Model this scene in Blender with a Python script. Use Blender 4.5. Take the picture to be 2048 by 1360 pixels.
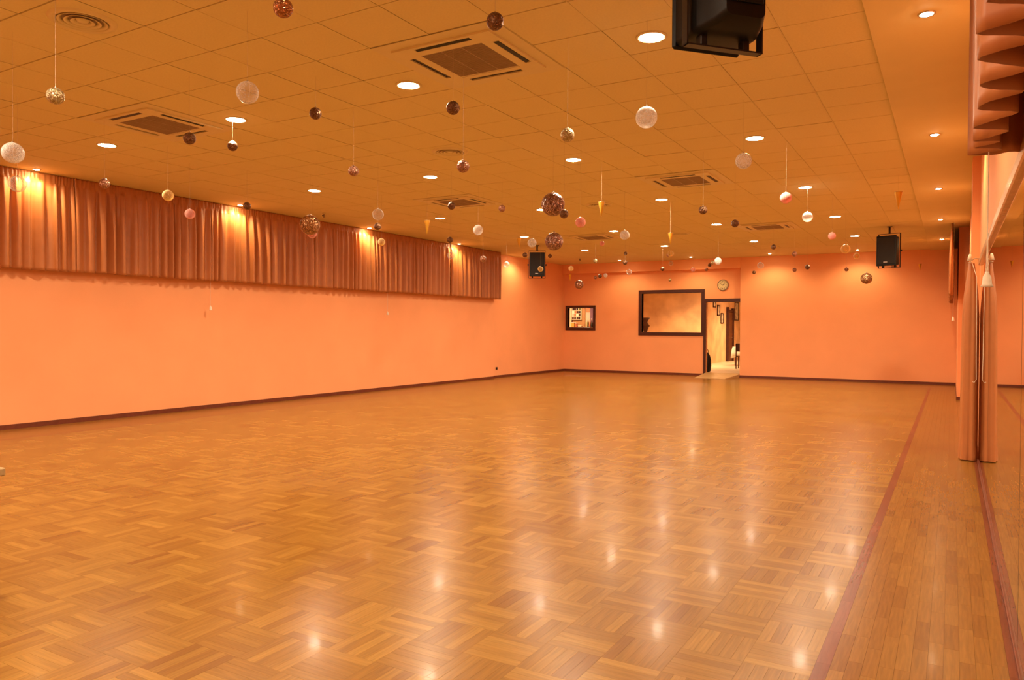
import bpy, math, random
from mathutils import Vector, Matrix

# ------------------------------------------------------------------ scene, camera, world, exposure
scene = bpy.context.scene
for o in list(bpy.data.objects):
    bpy.data.objects.remove(o)
COL = scene.collection
random.seed(7)

H = 3.823          # ceiling height
CH = 1.527         # camera height
YAW, PITCH, ROLL, FPX = 0.52751, 0.015324, 0.0050997, 1510.16
_fw = Vector((-math.sin(YAW) * math.cos(PITCH), math.cos(YAW) * math.cos(PITCH), -math.sin(PITCH)))
_r = Vector((math.cos(YAW), math.sin(YAW), 0))
_u = _r.cross(_fw)
CR = math.cos(ROLL) * _r + math.sin(ROLL) * _u
CU = -math.sin(ROLL) * _r + math.cos(ROLL) * _u
CF = _fw
cam_data = bpy.data.cameras.new('camera')
cam_data.sensor_width = 36.0
cam_data.lens = FPX / 2048 * 36.0
cam_data.clip_start = 0.02
cam_data.clip_end = 200
cam = bpy.data.objects.new('camera', cam_data)
COL.objects.link(cam)
cam.matrix_world = Matrix(((CR.x, CU.x, -CF.x, 0), (CR.y, CU.y, -CF.y, 0), (CR.z, CU.z, -CF.z, CH), (0, 0, 0, 1)))
scene.camera = cam

world = bpy.data.worlds.new('world')
scene.world = world
world.use_nodes = True
world.node_tree.nodes['Background'].inputs[0].default_value = (0.02, 0.012, 0.006, 1)
world.node_tree.nodes['Background'].inputs[1].default_value = 0.2
vs = scene.view_settings
vs.view_transform = 'Standard'
vs.look = 'None'
vs.gamma = 1.0
vs.use_curve_mapping = False
vs.exposure = 0.18

DOWN_COL = (1.0, 0.74, 0.47)      # ceiling downlights
DOWN_W = 24.0
SPOT_COL = (1.0, 0.68, 0.34)      # small halogen spots along the walls
SPOT_W = 56.0

def in_frame_px(x, y, z):
    v = Vector((x, y, z - CH))
    d = v.dot(CF)
    if d < 0.2:
        return None
    px = 1024 + FPX * v.dot(CR) / d
    py = 680 - FPX * v.dot(CU) / d
    return px, py, d

# ------------------------------------------------------------------ helpers
class MB:
    def __init__(s):
        s.v = []; s.f = []
    def add(s, vs_, fs_):
        n = len(s.v); s.v += [tuple(p) for p in vs_]; s.f += [tuple(i + n for i in f) for f in fs_]
        return s
    def box(s, x0, x1, y0, y1, z0, z1):
        return s.add([(x0, y0, z0), (x1, y0, z0), (x1, y1, z0), (x0, y1, z0), (x0, y0, z1), (x1, y0, z1), (x1, y1, z1), (x0, y1, z1)],
                     [(0, 3, 2, 1), (4, 5, 6, 7), (0, 1, 5, 4), (1, 2, 6, 5), (2, 3, 7, 6), (3, 0, 4, 7)])
    def bbox(s, x0, x1, y0, y1, z0, z1, b):
        # box with chamfered edges
        vs_ = []
        for sx, X in ((-1, x0), (1, x1)):
            for sy, Y in ((-1, y0), (1, y1)):
                for sz, Z in ((-1, z0), (1, z1)):
                    vs_ += [(X, Y - sy * b, Z - sz * b), (X - sx * b, Y, Z - sz * b), (X - sx * b, Y - sy * b, Z)]
        def i(ix, iy, iz, a): return ((ix * 2 + iy) * 2 + iz) * 3 + a
        fs = []
        for k in (0, 1):
            fs.append([i(k, 0, 0, 0), i(k, 1, 0, 0), i(k, 1, 1, 0), i(k, 0, 1, 0)])
            fs.append([i(0, k, 0, 1), i(1, k, 0, 1), i(1, k, 1, 1), i(0, k, 1, 1)])
            fs.append([i(0, 0, k, 2), i(1, 0, k, 2), i(1, 1, k, 2), i(0, 1, k, 2)])
        for a_ in (0, 1):
            for b_ in (0, 1):
                fs.append([i(a_, b_, 0, 0), i(a_, b_, 1, 0), i(a_, b_, 1, 1), i(a_, b_, 0, 1)])
                fs.append([i(a_, 0, b_, 0), i(a_, 1, b_, 0), i(a_, 1, b_, 2), i(a_, 0, b_, 2)])
                fs.append([i(0, a_, b_, 1), i(1, a_, b_, 1), i(1, a_, b_, 2), i(0, a_, b_, 2)])
                for c_ in (0, 1):
                    fs.append([i(a_, b_, c_, 0), i(a_, b_, c_, 1), i(a_, b_, c_, 2)])
        return s.add(vs_, fs)
    def lathe(s, prof, n=24, axis='z', c=(0, 0, 0), close=False):
        vs_ = []; fs = []
        m = len(prof)
        for k in range(n):
            a = 2 * math.pi * k / n
            for r, h in prof:
                x, y, z = r * math.cos(a), r * math.sin(a), h
                if axis == 'y': x, y, z = x, z, y
                if axis == 'x': x, y, z = z, x, y
                vs_.append((c[0] + x, c[1] + y, c[2] + z))
        for k in range(n):
            k2 = (k + 1) % n
            for j in range(m - 1 + (1 if close else 0)):
                j2 = (j + 1) % m
                fs.append((k * m + j, k2 * m + j, k2 * m + j2, k * m + j2))
        return s.add(vs_, fs)
    def tube(s, pts, r, n=6):
        pts = [Vector(p) for p in pts]
        vs_ = []; fs = []
        for i, p in enumerate(pts):
            t = (pts[min(i + 1, len(pts) - 1)] - pts[max(i - 1, 0)]).normalized()
            a = Vector((0, 0, 1)) if abs(t.z) < 0.9 else Vector((1, 0, 0))
            e1 = t.cross(a).normalized(); e2 = t.cross(e1)
            rr = r[i] if isinstance(r, (list, tuple)) else r
            for k in range(n):
                w = 2 * math.pi * k / n
                vs_.append(p + e1 * (rr * math.cos(w)) + e2 * (rr * math.sin(w)))
        for i in range(len(pts) - 1):
            for k in range(n):
                k2 = (k + 1) % n
                fs.append((i * n + k, i * n + k2, (i + 1) * n + k2, (i + 1) * n + k))
        fs.append(tuple(range(n))[::-1]); fs.append(tuple((len(pts) - 1) * n + k for k in range(n)))
        return s.add(vs_, fs)
    def prism(s, poly, axis, a0, a1):
        # polygon extruded along axis; poly gives the two other coordinates in order
        def P(u, v, a):
            return {'x': (a, u, v), 'y': (u, a, v), 'z': (u, v, a)}[axis]
        n = len(poly)
        vs_ = [P(u, v, a0) for u, v in poly] + [P(u, v, a1) for u, v in poly]
        fs = [tuple(range(n)), tuple(range(2 * n - 1, n - 1, -1))]
        for k in range(n):
            k2 = (k + 1) % n
            fs.append((k, k2, n + k2, n + k))
        return s.add(vs_, fs)
    def mesh(s, name, mat=None, smooth=False):
        me = bpy.data.meshes.new(name)
        me.from_pydata(s.v, [], s.f)
        me.validate(); me.update()
        import bmesh
        bm = bmesh.new(); bm.from_mesh(me)
        bmesh.ops.recalc_face_normals(bm, faces=bm.faces)
        bm.to_mesh(me); bm.free()
        if mat: me.materials.append(mat)
        if smooth:
            me.polygons.foreach_set('use_smooth', [True] * len(me.polygons))
        return me

def link(name, me, parent=None, loc=None, rot=None, scale=None):
    o = bpy.data.objects.new(name, me)
    COL.objects.link(o)
    if parent: o.parent = parent
    if loc is not None: o.location = loc
    if rot is not None: o.rotation_euler = rot
    if scale is not None: o.scale = scale
    return o

def build(name, mb, mat, parent=None, smooth=False, **k):
    return link(name, mb.mesh(name, mat, smooth), parent, **k)

def tag(o, label=None, cat=None, group=None, kind=None):
    if label: o['label'] = label
    if cat: o['category'] = cat
    if group: o['group'] = group
    if kind: o['kind'] = kind
    return o

def thing(name, label, cat, loc=(0, 0, 0), rz=0.0, group=None):
    o = bpy.data.objects.new(name, None)
    COL.objects.link(o)
    o.empty_display_size = 0.1
    o.location = loc; o.rotation_euler = (0, 0, rz)
    return tag(o, label, cat, group)

def smooth_by_angle(o, ang=40):
    m = o.modifiers.new('edge', 'EDGE_SPLIT'); m.split_angle = math.radians(ang)
    return o

# ------------------------------------------------------------------ materials
def mat_new(name):
    m = bpy.data.materials.new(name); m.use_nodes = True
    nt = m.node_tree
    return m, nt, nt.nodes['Principled BSDF']

def N(nt, t, **k):
    n = nt.nodes.new(t)
    for a, b in k.items():
        if a.startswith('i_'):
            key = a[2:].replace('_', ' ')
            n.inputs[key].default_value = b
        else:
            setattr(n, a, b)
    return n

def ramp(nt, fac, stops):
    r = nt.nodes.new('ShaderNodeValToRGB')
    while len(r.color_ramp.elements) < len(stops):
        r.color_ramp.elements.new(0.5)
    for e, (p, c) in zip(r.color_ramp.elements, stops):
        e.position = p; e.color = (*c, 1)
    nt.links.new(fac, r.inputs[0])
    return r

def plain(name, col, rough=0.5, metal=0.0, var=0.06, scale=6.0, bump=0.0, bscale=80.0, spec=0.5, emis=None, estr=0.0):
    m, nt, b = mat_new(name)
    tc = N(nt, 'ShaderNodeTexCoord')
    nz = N(nt, 'ShaderNodeTexNoise'); nz.inputs['Scale'].default_value = scale; nz.inputs['Detail'].default_value = 4
    nt.links.new(tc.outputs['Object'], nz.inputs['Vector'])
    lo = tuple(max(0, c * (1 - var)) for c in col); hi = tuple(min(1, c * (1 + var)) for c in col)
    r = ramp(nt, nz.outputs['Fac'], [(0.3, lo), (0.7, hi)])
    nt.links.new(r.outputs[0], b.inputs['Base Color'])
    b.inputs['Roughness'].default_value = rough
    b.inputs['Metallic'].default_value = metal
    b.inputs['Specular IOR Level'].default_value = spec
    if bump:
        n2 = N(nt, 'ShaderNodeTexNoise'); n2.inputs['Scale'].default_value = bscale; n2.inputs['Detail'].default_value = 5
        nt.links.new(tc.outputs['Object'], n2.inputs['Vector'])
        bp = N(nt, 'ShaderNodeBump'); bp.inputs['Strength'].default_value = bump; bp.inputs['Distance'].default_value = 0.01
        nt.links.new(n2.outputs['Fac'], bp.inputs['Height'])
        nt.links.new(bp.outputs[0], b.inputs['Normal'])
    if emis:
        b.inputs['Emission Color'].default_value = (*emis, 1)
        b.inputs['Emission Strength'].default_value = estr
    return m

def wood(name, stops, rough=0.27, coat=0.03, grain=0.24, bump=0.012):
    """wood strip; face attribute 'rnd' picks its tone, UV runs along the strip"""
    m, nt, b = mat_new(name)
    at = N(nt, 'ShaderNodeAttribute', attribute_name='rnd')
    uv = N(nt, 'ShaderNodeUVMap', uv_map='UVMap')
    mp = N(nt, 'ShaderNodeMapping'); mp.inputs['Scale'].default_value = (5.0, 75.0, 1.0)
    nt.links.new(uv.outputs[0], mp.inputs[0])
    nz = N(nt, 'ShaderNodeTexNoise'); nz.inputs['Scale'].default_value = 1.0; nz.inputs['Detail'].default_value = 5; nz.inputs['Distortion'].default_value = 0.6
    nt.links.new(mp.outputs[0], nz.inputs['Vector'])
    r = ramp(nt, at.outputs['Fac'], stops)
    g = ramp(nt, nz.outputs['Fac'], [(0.3, (1 - grain,) * 3), (0.7, (1.0 + grain * 0.0,) * 3)])
    mx = N(nt, 'ShaderNodeMix', data_type='RGBA', blend_type='MULTIPLY'); mx.inputs[0].default_value = 1.0
    nt.links.new(r.outputs[0], mx.inputs[6]); nt.links.new(g.outputs[0], mx.inputs[7])
    nt.links.new(mx.outputs[2], b.inputs['Base Color'])
    b.inputs['Roughness'].default_value = rough
    b.inputs['Coat Weight'].default_value = coat
    b.inputs['Coat Roughness'].default_value = 0.08
    b.inputs['Specular IOR Level'].default_value = 0.26
    tc = N(nt, 'ShaderNodeTexCoord')
    n2 = N(nt, 'ShaderNodeTexNoise'); n2.inputs['Scale'].default_value = 18.0; n2.inputs['Detail'].default_value = 3
    ge = N(nt, 'ShaderNodeNewGeometry')
    nt.links.new(ge.outputs['Position'], n2.inputs['Vector'])
    bp = N(nt, 'ShaderNodeBump'); bp.inputs['Strength'].default_value = bump; bp.inputs['Distance'].default_value = 0.02
    nt.links.new(n2.outputs['Fac'], bp.inputs['Height'])
    nt.links.new(bp.outputs[0], b.inputs['Normal']); nt.links.new(bp.outputs[0], b.inputs['Coat Normal'])
    return m

def emitter(name, col, strength):
    m, nt, b = mat_new(name)
    b.inputs['Base Color'].default_value = (0.8, 0.8, 0.8, 1)
    b.inputs['Emission Color'].default_value = (*col, 1)
    b.inputs['Emission Strength'].default_value = strength
    return m

def glitter(name, dark, light, rough=0.35, scale=8.0, metal=0.75):
    m, nt, b = mat_new(name)
    tc = N(nt, 'ShaderNodeTexCoord')
    vo = N(nt, 'ShaderNodeTexVoronoi'); vo.inputs['Scale'].default_value = scale
    nt.links.new(tc.outputs['Object'], vo.inputs['Vector'])
    sp = N(nt, 'ShaderNodeSeparateColor'); nt.links.new(vo.outputs['Color'], sp.inputs[0])
    r = ramp(nt, sp.outputs[0], [(0.0, dark), (0.6, tuple(a * .75 + c * .25 for a, c in zip(dark, light))), (0.85, tuple(a * .5 + c * .5 for a, c in zip(dark, light))), (1.0, light)])
    nt.links.new(r.outputs[0], b.inputs['Base Color'])
    b.inputs['Metallic'].default_value = metal; b.inputs['Roughness'].default_value = rough
    # each flake leans its own way
    sub = N(nt, 'ShaderNodeVectorMath', operation='SUBTRACT'); sub.inputs[1].default_value = (0.5, 0.5, 0.5)
    nt.links.new(vo.outputs['Color'], sub.inputs[0])
    sc = N(nt, 'ShaderNodeVectorMath', operation='SCALE'); sc.inputs['Scale'].default_value = 0.9
    nt.links.new(sub.outputs[0], sc.inputs[0])
    ge = N(nt, 'ShaderNodeNewGeometry')
    ad = N(nt, 'ShaderNodeVectorMath', operation='ADD')
    nt.links.new(ge.outputs['Normal'], ad.inputs[0]); nt.links.new(sc.outputs[0], ad.inputs[1])
    nm = N(nt, 'ShaderNodeVectorMath', operation='NORMALIZE'); nt.links.new(ad.outputs[0], nm.inputs[0])
    nt.links.new(nm.outputs[0], b.inputs['Normal'])
    return m

def bauble(name, tint, rim, speck=0.0, base=0.06, body=(0.8, 0.8, 0.8)):
    """thin-walled see-through plastic: mostly clear in the middle, glossy and denser towards the rim"""
    m, nt, b = mat_new(name)
    out = nt.nodes['Material Output']
    tr = N(nt, 'ShaderNodeBsdfTransparent'); tr.inputs[0].default_value = (*tint, 1)
    b.inputs['Base Color'].default_value = (*body, 1); b.inputs['Roughness'].default_value = 0.08
    lw = N(nt, 'ShaderNodeLayerWeight'); lw.inputs['Blend'].default_value = rim
    tc = N(nt, 'ShaderNodeTexCoord')
    vo = N(nt, 'ShaderNodeTexVoronoi'); vo.inputs['Scale'].default_value = 24.0
    nt.links.new(tc.outputs['Object'], vo.inputs['Vector'])
    sp = N(nt, 'ShaderNodeSeparateColor'); nt.links.new(vo.outputs['Color'], sp.inputs[0])
    gt = N(nt, 'ShaderNodeMath', operation='GREATER_THAN'); gt.inputs[1].default_value = 1.0 - speck
    nt.links.new(sp.outputs[0], gt.inputs[0])
    ml = N(nt, 'ShaderNodeMath', operation='MULTIPLY'); ml.inputs[1].default_value = 0.7
    nt.links.new(gt.outputs[0], ml.inputs[0])
    a1 = N(nt, 'ShaderNodeMath', operation='ADD'); nt.links.new(lw.outputs['Facing'], a1.inputs[0]); nt.links.new(ml.outputs[0], a1.inputs[1])
    a2 = N(nt, 'ShaderNodeMath', operation='ADD'); a2.use_clamp = True; a2.inputs[1].default_value = base
    nt.links.new(a1.outputs[0], a2.inputs[0])
    mx = N(nt, 'ShaderNodeMixShader')
    nt.links.new(a2.outputs[0], mx.inputs[0]); nt.links.new(tr.outputs[0], mx.inputs[1]); nt.links.new(b.outputs[0], mx.inputs[2])
    nt.links.new(mx.outputs[0], out.inputs['Surface'])
    return m

M = {}
M['wall'] = plain('peach_paint', (0.94, 0.435, 0.205), 0.55, var=0.03, scale=1.3, bump=0.03, bscale=140, spec=0.3)
M['ceil'] = plain('ceiling_plaster', (0.79, 0.68, 0.37), 0.75, var=0.02, scale=2, spec=0.2)
M['tile'] = plain('ceiling_tile', (0.80, 0.69, 0.37), 0.85, var=0.03, scale=60, bump=0.05, bscale=260, spec=0.2)
M['white'] = plain('cream_enamel', (0.76, 0.655, 0.36), 0.45, var=0.02)
M['grille'] = plain('return_grille', (0.34, 0.24, 0.15), 0.6)  # darker than the casing: shadow between the slats put into the colour
M['rib'] = plain('grille_rib', (0.45, 0.33, 0.21), 0.5)
M['dark'] = plain('dark_recess', (0.012, 0.010, 0.010), 0.6)
M['black'] = plain('black_cabinet', (0.006, 0.006, 0.006), 0.42, var=0.2, bump=0.04, bscale=300, spec=0.25)
M['blackmetal'] = plain('black_metal', (0.02, 0.017, 0.016), 0.35, metal=0.3)
M['mesh'] = plain('speaker_mesh', (0.010, 0.009, 0.009), 0.7, bump=0.3, bscale=600)
M['badge'] = plain('badge', (0.5, 0.5, 0.5), 0.4)
M['base'] = plain('baseboard_wood', (0.15, 0.035, 0.018), 0.35, var=0.15, scale=20)
M['frame'] = plain('dark_wood_frame', (0.060, 0.014, 0.010), 0.35, var=0.15, scale=25)
M['parquet'] = wood('oak_parquet', [(0.0, (0.215, 0.090, 0.012)), (0.2, (0.248, 0.115, 0.016)), (0.6, (0.284, 0.140, 0.021)), (1.0, (0.345, 0.182, 0.032))])
M['plank'] = wood('oak_plank', [(0.0, (0.235, 0.092, 0.012)), (0.25, (0.265, 0.112, 0.016)), (0.7, (0.285, 0.126, 0.019)), (1.0, (0.31, 0.142, 0.023))])
M['inlay'] = wood('red_inlay', [(0.0, (0.175, 0.040, 0.016)), (0.5, (0.21, 0.052, 0.021)), (1.0, (0.24, 0.064, 0.026))])
M['sub'] = plain('subfloor', (0.22, 0.11, 0.035), 0.6)
M['curtain'] = plain('satin_curtain', (0.48, 0.175, 0.055), 0.42, var=0.04, scale=8, spec=0.5)
M['gold'] = plain('gilded_wood', (0.62, 0.40, 0.20), 0.25, metal=0.4, var=0.1, scale=14)
M['cord'] = plain('white_cord', (0.80, 0.70, 0.56), 0.5)
M['thread'] = plain('ornament_thread', (0.55, 0.42, 0.28), 0.6)
M['tassel'] = plain('white_tassel', (0.85, 0.78, 0.66), 0.45)
M['chrome'] = plain('brushed_steel', (0.6, 0.55, 0.5), 0.25, metal=0.9)
M['stucco'] = plain('stucco', (0.88, 0.50, 0.26), 0.8, var=0.22, scale=1.6, bump=0.15, bscale=12)
M['roomfloor'] = plain('beige_tile_floor', (0.70, 0.56, 0.38), 0.4, var=0.06)
M['ramp'] = plain('ramp_board', (0.56, 0.37, 0.16), 0.35, var=0.12, scale=9)
M['cloth'] = plain('white_tablecloth', (0.85, 0.80, 0.70), 0.7)
M['doorwood'] = plain('brown_door', (0.16, 0.055, 0.02), 0.4, var=0.25, scale=8)
M['tabletop'] = plain('table_laminate', (0.42, 0.30, 0.15), 0.4)
M['tablewood'] = plain('table_apron_wood', (0.42, 0.15, 0.05), 0.4)
M['downlens'] = emitter('downlight_lens', (1.0, 0.78, 0.54), 400.0)
M['spotlens'] = emitter('halogen_bulb', (1.0, 0.75, 0.40), 230.0)

m, nt, b = mat_new('mirror_glass')
b.inputs['Base Color'].default_value = (0.80, 0.78, 0.74, 1); b.inputs['Metallic'].default_value = 1.0; b.inputs['Roughness'].default_value = 0.01
nz = N(nt, 'ShaderNodeTexNoise'); nz.inputs['Scale'].default_value = 2.0
rr = ramp(nt, nz.outputs['Fac'], [(0.3, (0.79, 0.77, 0.73)), (0.7, (0.81, 0.79, 0.75))]); nt.links.new(rr.outputs[0], b.inputs['Base Color'])
M['mirror'] = m
m, nt, b = mat_new('window_glass')
out = nt.nodes['Material Output']
tr = N(nt, 'ShaderNodeBsdfTransparent'); tr.inputs[0].default_value = (0.95, 0.95, 0.93, 1)
gl = N(nt, 'ShaderNodeBsdfGlossy'); gl.inputs['Roughness'].default_value = 0.02
lw = N(nt, 'ShaderNodeFresnel'); lw.inputs['IOR'].default_value = 1.35
mx = N(nt, 'ShaderNodeMixShader')
nt.links.new(lw.outputs[0], mx.inputs[0]); nt.links.new(tr.outputs[0], mx.inputs[1]); nt.links.new(gl.outputs[0], mx.inputs[2]); nt.links.new(mx.outputs[0], out.inputs['Surface'])
M['glass'] = m

BALL = {
    'gold': glitter('gold_glitter', (0.32, 0.24, 0.10), (0.95, 0.88, 0.60), 0.3),
    'brown': glitter('brown_glitter', (0.10, 0.045, 0.022), (0.42, 0.24, 0.13), 0.4),
    'copper': glitter('copper_glitter', (0.22, 0.09, 0.055), (0.85, 0.52, 0.36), 0.32),
    'amber': glitter('amber_glitter', (0.22, 0.06, 0.015), (0.85, 0.45, 0.2), 0.22),
    'bigcopper': glitter('big_copper_glitter', (0.20, 0.09, 0.035), (0.80, 0.48, 0.24), 0.3, 11),
    'bigbrown': glitter('big_brown_glitter', (0.13, 0.055, 0.04), (0.72, 0.45, 0.34), 0.3, 11),
    'clear': bauble('clear_plastic', (0.96, 0.94, 0.92), 0.22, 0.06),
    'frost': bauble('frosted_plastic', (0.93, 0.90, 0.87), 0.30, 0.22, 0.20),
    'sparkle': bauble('sparkling_plastic', (0.95, 0.92, 0.9), 0.25, 0.30, 0.08),
    'goldclear': bauble('golden_plastic', (0.95, 0.82, 0.5), 0.35, 0.05, 0.16, (0.9, 0.7, 0.35)),
    'pinkclear': bauble('pink_clear_plastic', (0.95, 0.75, 0.7), 0.35, 0.05, 0.16, (0.85, 0.45, 0.4)),
    'pink': bauble('pink_plastic', (0.9, 0.55, 0.5), 0.45, 0.08, 0.45, (0.85, 0.40, 0.36)),
}
M['cone'] = plain('gold_foil', (0.72, 0.45, 0.06), 0.28, metal=0.7, var=0.15, scale=30)

# ------------------------------------------------------------------ setting: floor
XL, XL2 = -12.0, -12.15          # left wall, and its recessed far stretch
YB, YB2 = 24.42, 24.60           # back wall, and its recessed left stretch
YF = -4.0                        # wall behind the camera
XR, XR2 = 0.30, 0.11             # right wall, and its far stretch standing proud
YSTEP_L, YSTEP_R = 19.5, 19.3
XCORN = -5.83                    # corner of the recess in the back wall, right jamb of the doorway

floor = tag(build('floor', MB().box(-12.4, 0.6, YF - 0.2, 24.75, -0.16, -0.012), M['sub']), kind='structure')
floor['label'] = 'glossy honey-coloured oak parquet dance floor with red inlay border'

def strip_uv(me, uv, rnd):
    u = me.uv_layers.new(name='UVMap')
    u.data.foreach_set('uv', [c for t in uv for c in t])
    a = me.attributes.new('rnd', 'FLOAT', 'FACE')
    a.data.foreach_set('value', rnd)

def strip_mesh(name, along, L, W, mat, rnd, off):
    """one strip centred on the origin, top at z = 0"""
    hx, hy = (L / 2, W / 2) if along == 'x' else (W / 2, L / 2)
    me = MB().box(-hx, hx, -hy, hy, -0.012, 0.0).mesh(name, mat)
    uv = []
    for pl in me.polygons:
        for vi in pl.vertices:
            x, y, z = me.vertices[vi].co
            uv.append((x + off, y + off * 3) if along == 'x' else (y + off, x + off * 3))
    strip_uv(me, uv, [rnd] * len(me.polygons))
    return me

def tone(cells, cx, cy, al):
    """strip tone: partly its own, partly that of the square it was laid in, plus a painted sheen by direction"""
    key = (round((cx - BX1 + .145) / C), round((cy - 3.52 - .145) / C))
    if key not in cells: cells[key] = random.random()
    return max(0.0, min(0.999, .28 * cells[key] + .72 * random.random() + (.06 if al == 'x' else -.06)))  # crosswise strips painted lighter, lengthwise darker, in place of direction-dependent reflection

BX0, BX1 = -10.93, -0.522        # inner edges of the inlay border
C = 0.29                         # basket-weave square, five strips each
def strip_field(name, items, mat, parent, keep=300, nvar=14):
    """items: (cx, cy, along, length, width). The ones that show largest become parts, the rest one joined part."""
    sc = []
    for it in items:
        q = in_frame_px(it[0], it[1], 0)
        a = 0
        if q and -40 < q[0] < 2088 and q[1] < 1400:
            a = it[3] * it[4] * CH / q[2] ** 3
        sc.append(a)
    order = sorted(range(len(items)), key=lambda i: -sc[i])
    it_cell = {}
    near = set(i for i in order[:keep] if sc[i] > 0)
    cache = {}
    vs_, fs, uv, rn = [], [], [], []
    for i, (cx, cy, al, L, W) in enumerate(items):
        if i in near:
            k = (al, round(L, 3), round(W, 3), min(nvar - 1, int(tone(it_cell, cx, cy, al) * nvar)))
            if k not in cache:
                cache[k] = strip_mesh(name, al, L - 0.0007, W - 0.0007, mat, (k[3] + .5) / nvar, random.random() * 40)
            link(name, cache[k], parent, (cx, cy, 0.0))
        else:
            hx, hy = (L / 2, W / 2) if al == 'x' else (W / 2, L / 2)
            hx -= 0.00035; hy -= 0.00035
            n = len(vs_); z1 = 0.0
            off = random.random() * 40
            for z in (-0.012, z1):
                vs_ += [(cx - hx, cy - hy, z), (cx + hx, cy - hy, z), (cx + hx, cy + hy, z), (cx - hx, cy + hy, z)]
            F = [(4, 5, 6, 7), (0, 1, 5, 4), (1, 2, 6, 5), (2, 3, 7, 6), (3, 0, 4, 7)]
            r_ = tone(it_cell, cx, cy, al)
            for f in F:
                fs.append(tuple(a + n for a in f)); rn.append(r_)
                for a in f:
                    x, y, z = vs_[n + a]
                    uv.append((x - cx + off, y - cy + off * 3) if al == 'x' else (y - cy + off, x - cx + off * 3))
    if fs:
        me = bpy.data.meshes.new(name + '_field')
        me.from_pydata(vs_, [], fs); me.update(); me.materials.append(mat)
        strip_uv(me, uv, rn)
        o = link(name + '_field', me, parent); o['kind'] = 'stuff'

BY1 = 22.85
items = []
ncol = int((BX1 - BX0) / C) + 1
for i in range(ncol):
    for j in range(-26, 70):
        x1 = BX1 - i * C; x0 = max(x1 - C, BX0)
        y0 = 3.52 + j * C; y1 = min(y0 + C, BY1)
        if y1 - y0 < 0.03 or x1 - x0 < 0.03 or y0 < YF: continue
        if (i + j) % 2 == 0:      # strips across the hall
            k = 0
            while y0 + k * C / 5 < y1 - 0.01:
                a = y0 + k * C / 5; b_ = min(a + C / 5, y1)
                items.append(((x0 + x1) / 2, (a + b_) / 2, 'x', x1 - x0, b_ - a)); k += 1
        else:
            k = 0
            while x1 - k * C / 5 > x0 + 0.01:
                a = x1 - k * C / 5; b_ = max(a - C / 5, x0)
                items.append(((a + b_) / 2, (y0 + y1) / 2, 'y', y1 - y0, a - b_)); k += 1
strip_field('parquet_strip', items, M['parquet'], floor)

IW = 0.062
inl = []
for (x0, x1) in ((BX1, BX1 + IW), (BX0 - IW, BX0), (0.238, 0.276)):
    y = -3.9
    while y < (BY1 + IW if x0 < 0 else 10.35):
        L = min(random.choice((0.35, 0.42, 0.5)), (BY1 + IW if x0 < 0 else 10.35) - y)
        if L > 0.02: inl.append(((x0 + x1) / 2, y + L / 2, 'y', L, x1 - x0))
        y += max(L, 0.02)
x = BX0
while x < BX1 - 0.01:
    L = min(random.choice((0.35, 0.42, 0.5)), BX1 - x)
    inl.append((x + L / 2, BY1 + IW / 2, 'x', L, IW)); x += L
strip_field('inlay_strip', inl, M['inlay'], floor, 290)

pl = []
def planks(x0, x1, y0, y1, along, w):
    if along == 'y':
        n = max(1, round((x1 - x0) / w)); ww = (x1 - x0) / n
        for i in range(n):
            y = y0 - random.uniform(0, 0.3)
            while y < y1:
                L = random.choice((0.28, 0.34, 0.4, 0.46)); a = max(y, y0); b_ = min(y + L, y1)
                if b_ - a > 0.02: pl.append((x0 + (i + 0.5) * ww, (a + b_) / 2, 'y', b_ - a, ww))
                y += L
    else:
        n = max(1, round((y1 - y0) / w)); ww = (y1 - y0) / n
        for i in range(n):
            x = x0 - random.uniform(0, 0.3)
            while x < x1:
                L = random.choice((0.28, 0.34, 0.4, 0.46)); a = max(x, x0); b_ = min(x + L, x1)
                if b_ - a > 0.02: pl.append(((a + b_) / 2, y0 + (i + 0.5) * ww, 'x', b_ - a, ww))
                x += L
planks(BX1 + IW, 0.238, -3.98, 10.35, 'y', 0.066)
planks(BX1 + IW, 0.30, 10.35, BY1 + IW, 'y', 0.066)
planks(-12.15, BX0 - IW, -3.98, BY1 + IW, 'y', 0.066)
planks(-12.15, 0.30, BY1 + IW, 24.6, 'x', 0.066)
strip_field('floor_plank', pl, M['plank'], floor)

# ------------------------------------------------------------------ ceiling: plaster margin and a field of lay-in tiles
TX0, TX1, TY0, TY1 = -10.767, -0.567, -3.6, 22.2
cm = MB()
cm.box(-12.4, 0.6, YF - 0.2, 24.75, H + 0.03, H + 0.2)
cm.box(-12.4, TX0, YF - 0.2, 24.75, H, H + 0.03)
cm.box(TX1, 0.6, YF - 0.2, 24.75, H, H + 0.03)
cm.box(TX0, TX1, TY1, 24.75, H, H + 0.03)
cm.box(TX0, TX1, YF - 0.2, TY0, H, H + 0.03)
ceiling = tag(build('ceiling', cm, M['ceil']), kind='structure')
tag(build('trim_2', MB().bbox(TX1, XR, YF, YB, H - 0.025, H, .004), M['ceil']), 'plaster ceiling strip running above the mirror wall', kind='structure')
AC_POS = [(-3.567, 5.4), (-7.767, 5.4), (-3.567, 11.4), (-7.767, 11.4), (-3.567, 17.4), (-7.767, 17.4)]
tile_mb = MB()
gx, gy = 0.0058, 0.0055
hx_, hy_ = 0.3 - gx, 0.3 - gy
tile_mb.add([(-hx_, -hy_, 0.0), (hx_, -hy_, 0.0), (hx_, hy_, 0.0), (-hx_, hy_, 0.0), (-hx_, -hy_, 0.03), (hx_, -hy_, 0.03), (hx_, hy_, 0.03), (-hx_, hy_, 0.03)],
            [(0, 3, 2, 1), (0, 1, 5, 4), (1, 2, 6, 5), (2, 3, 7, 6), (3, 0, 4, 7)])
tile_me = tile_mb.mesh('ceiling_tile', M['tile'])
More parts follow.
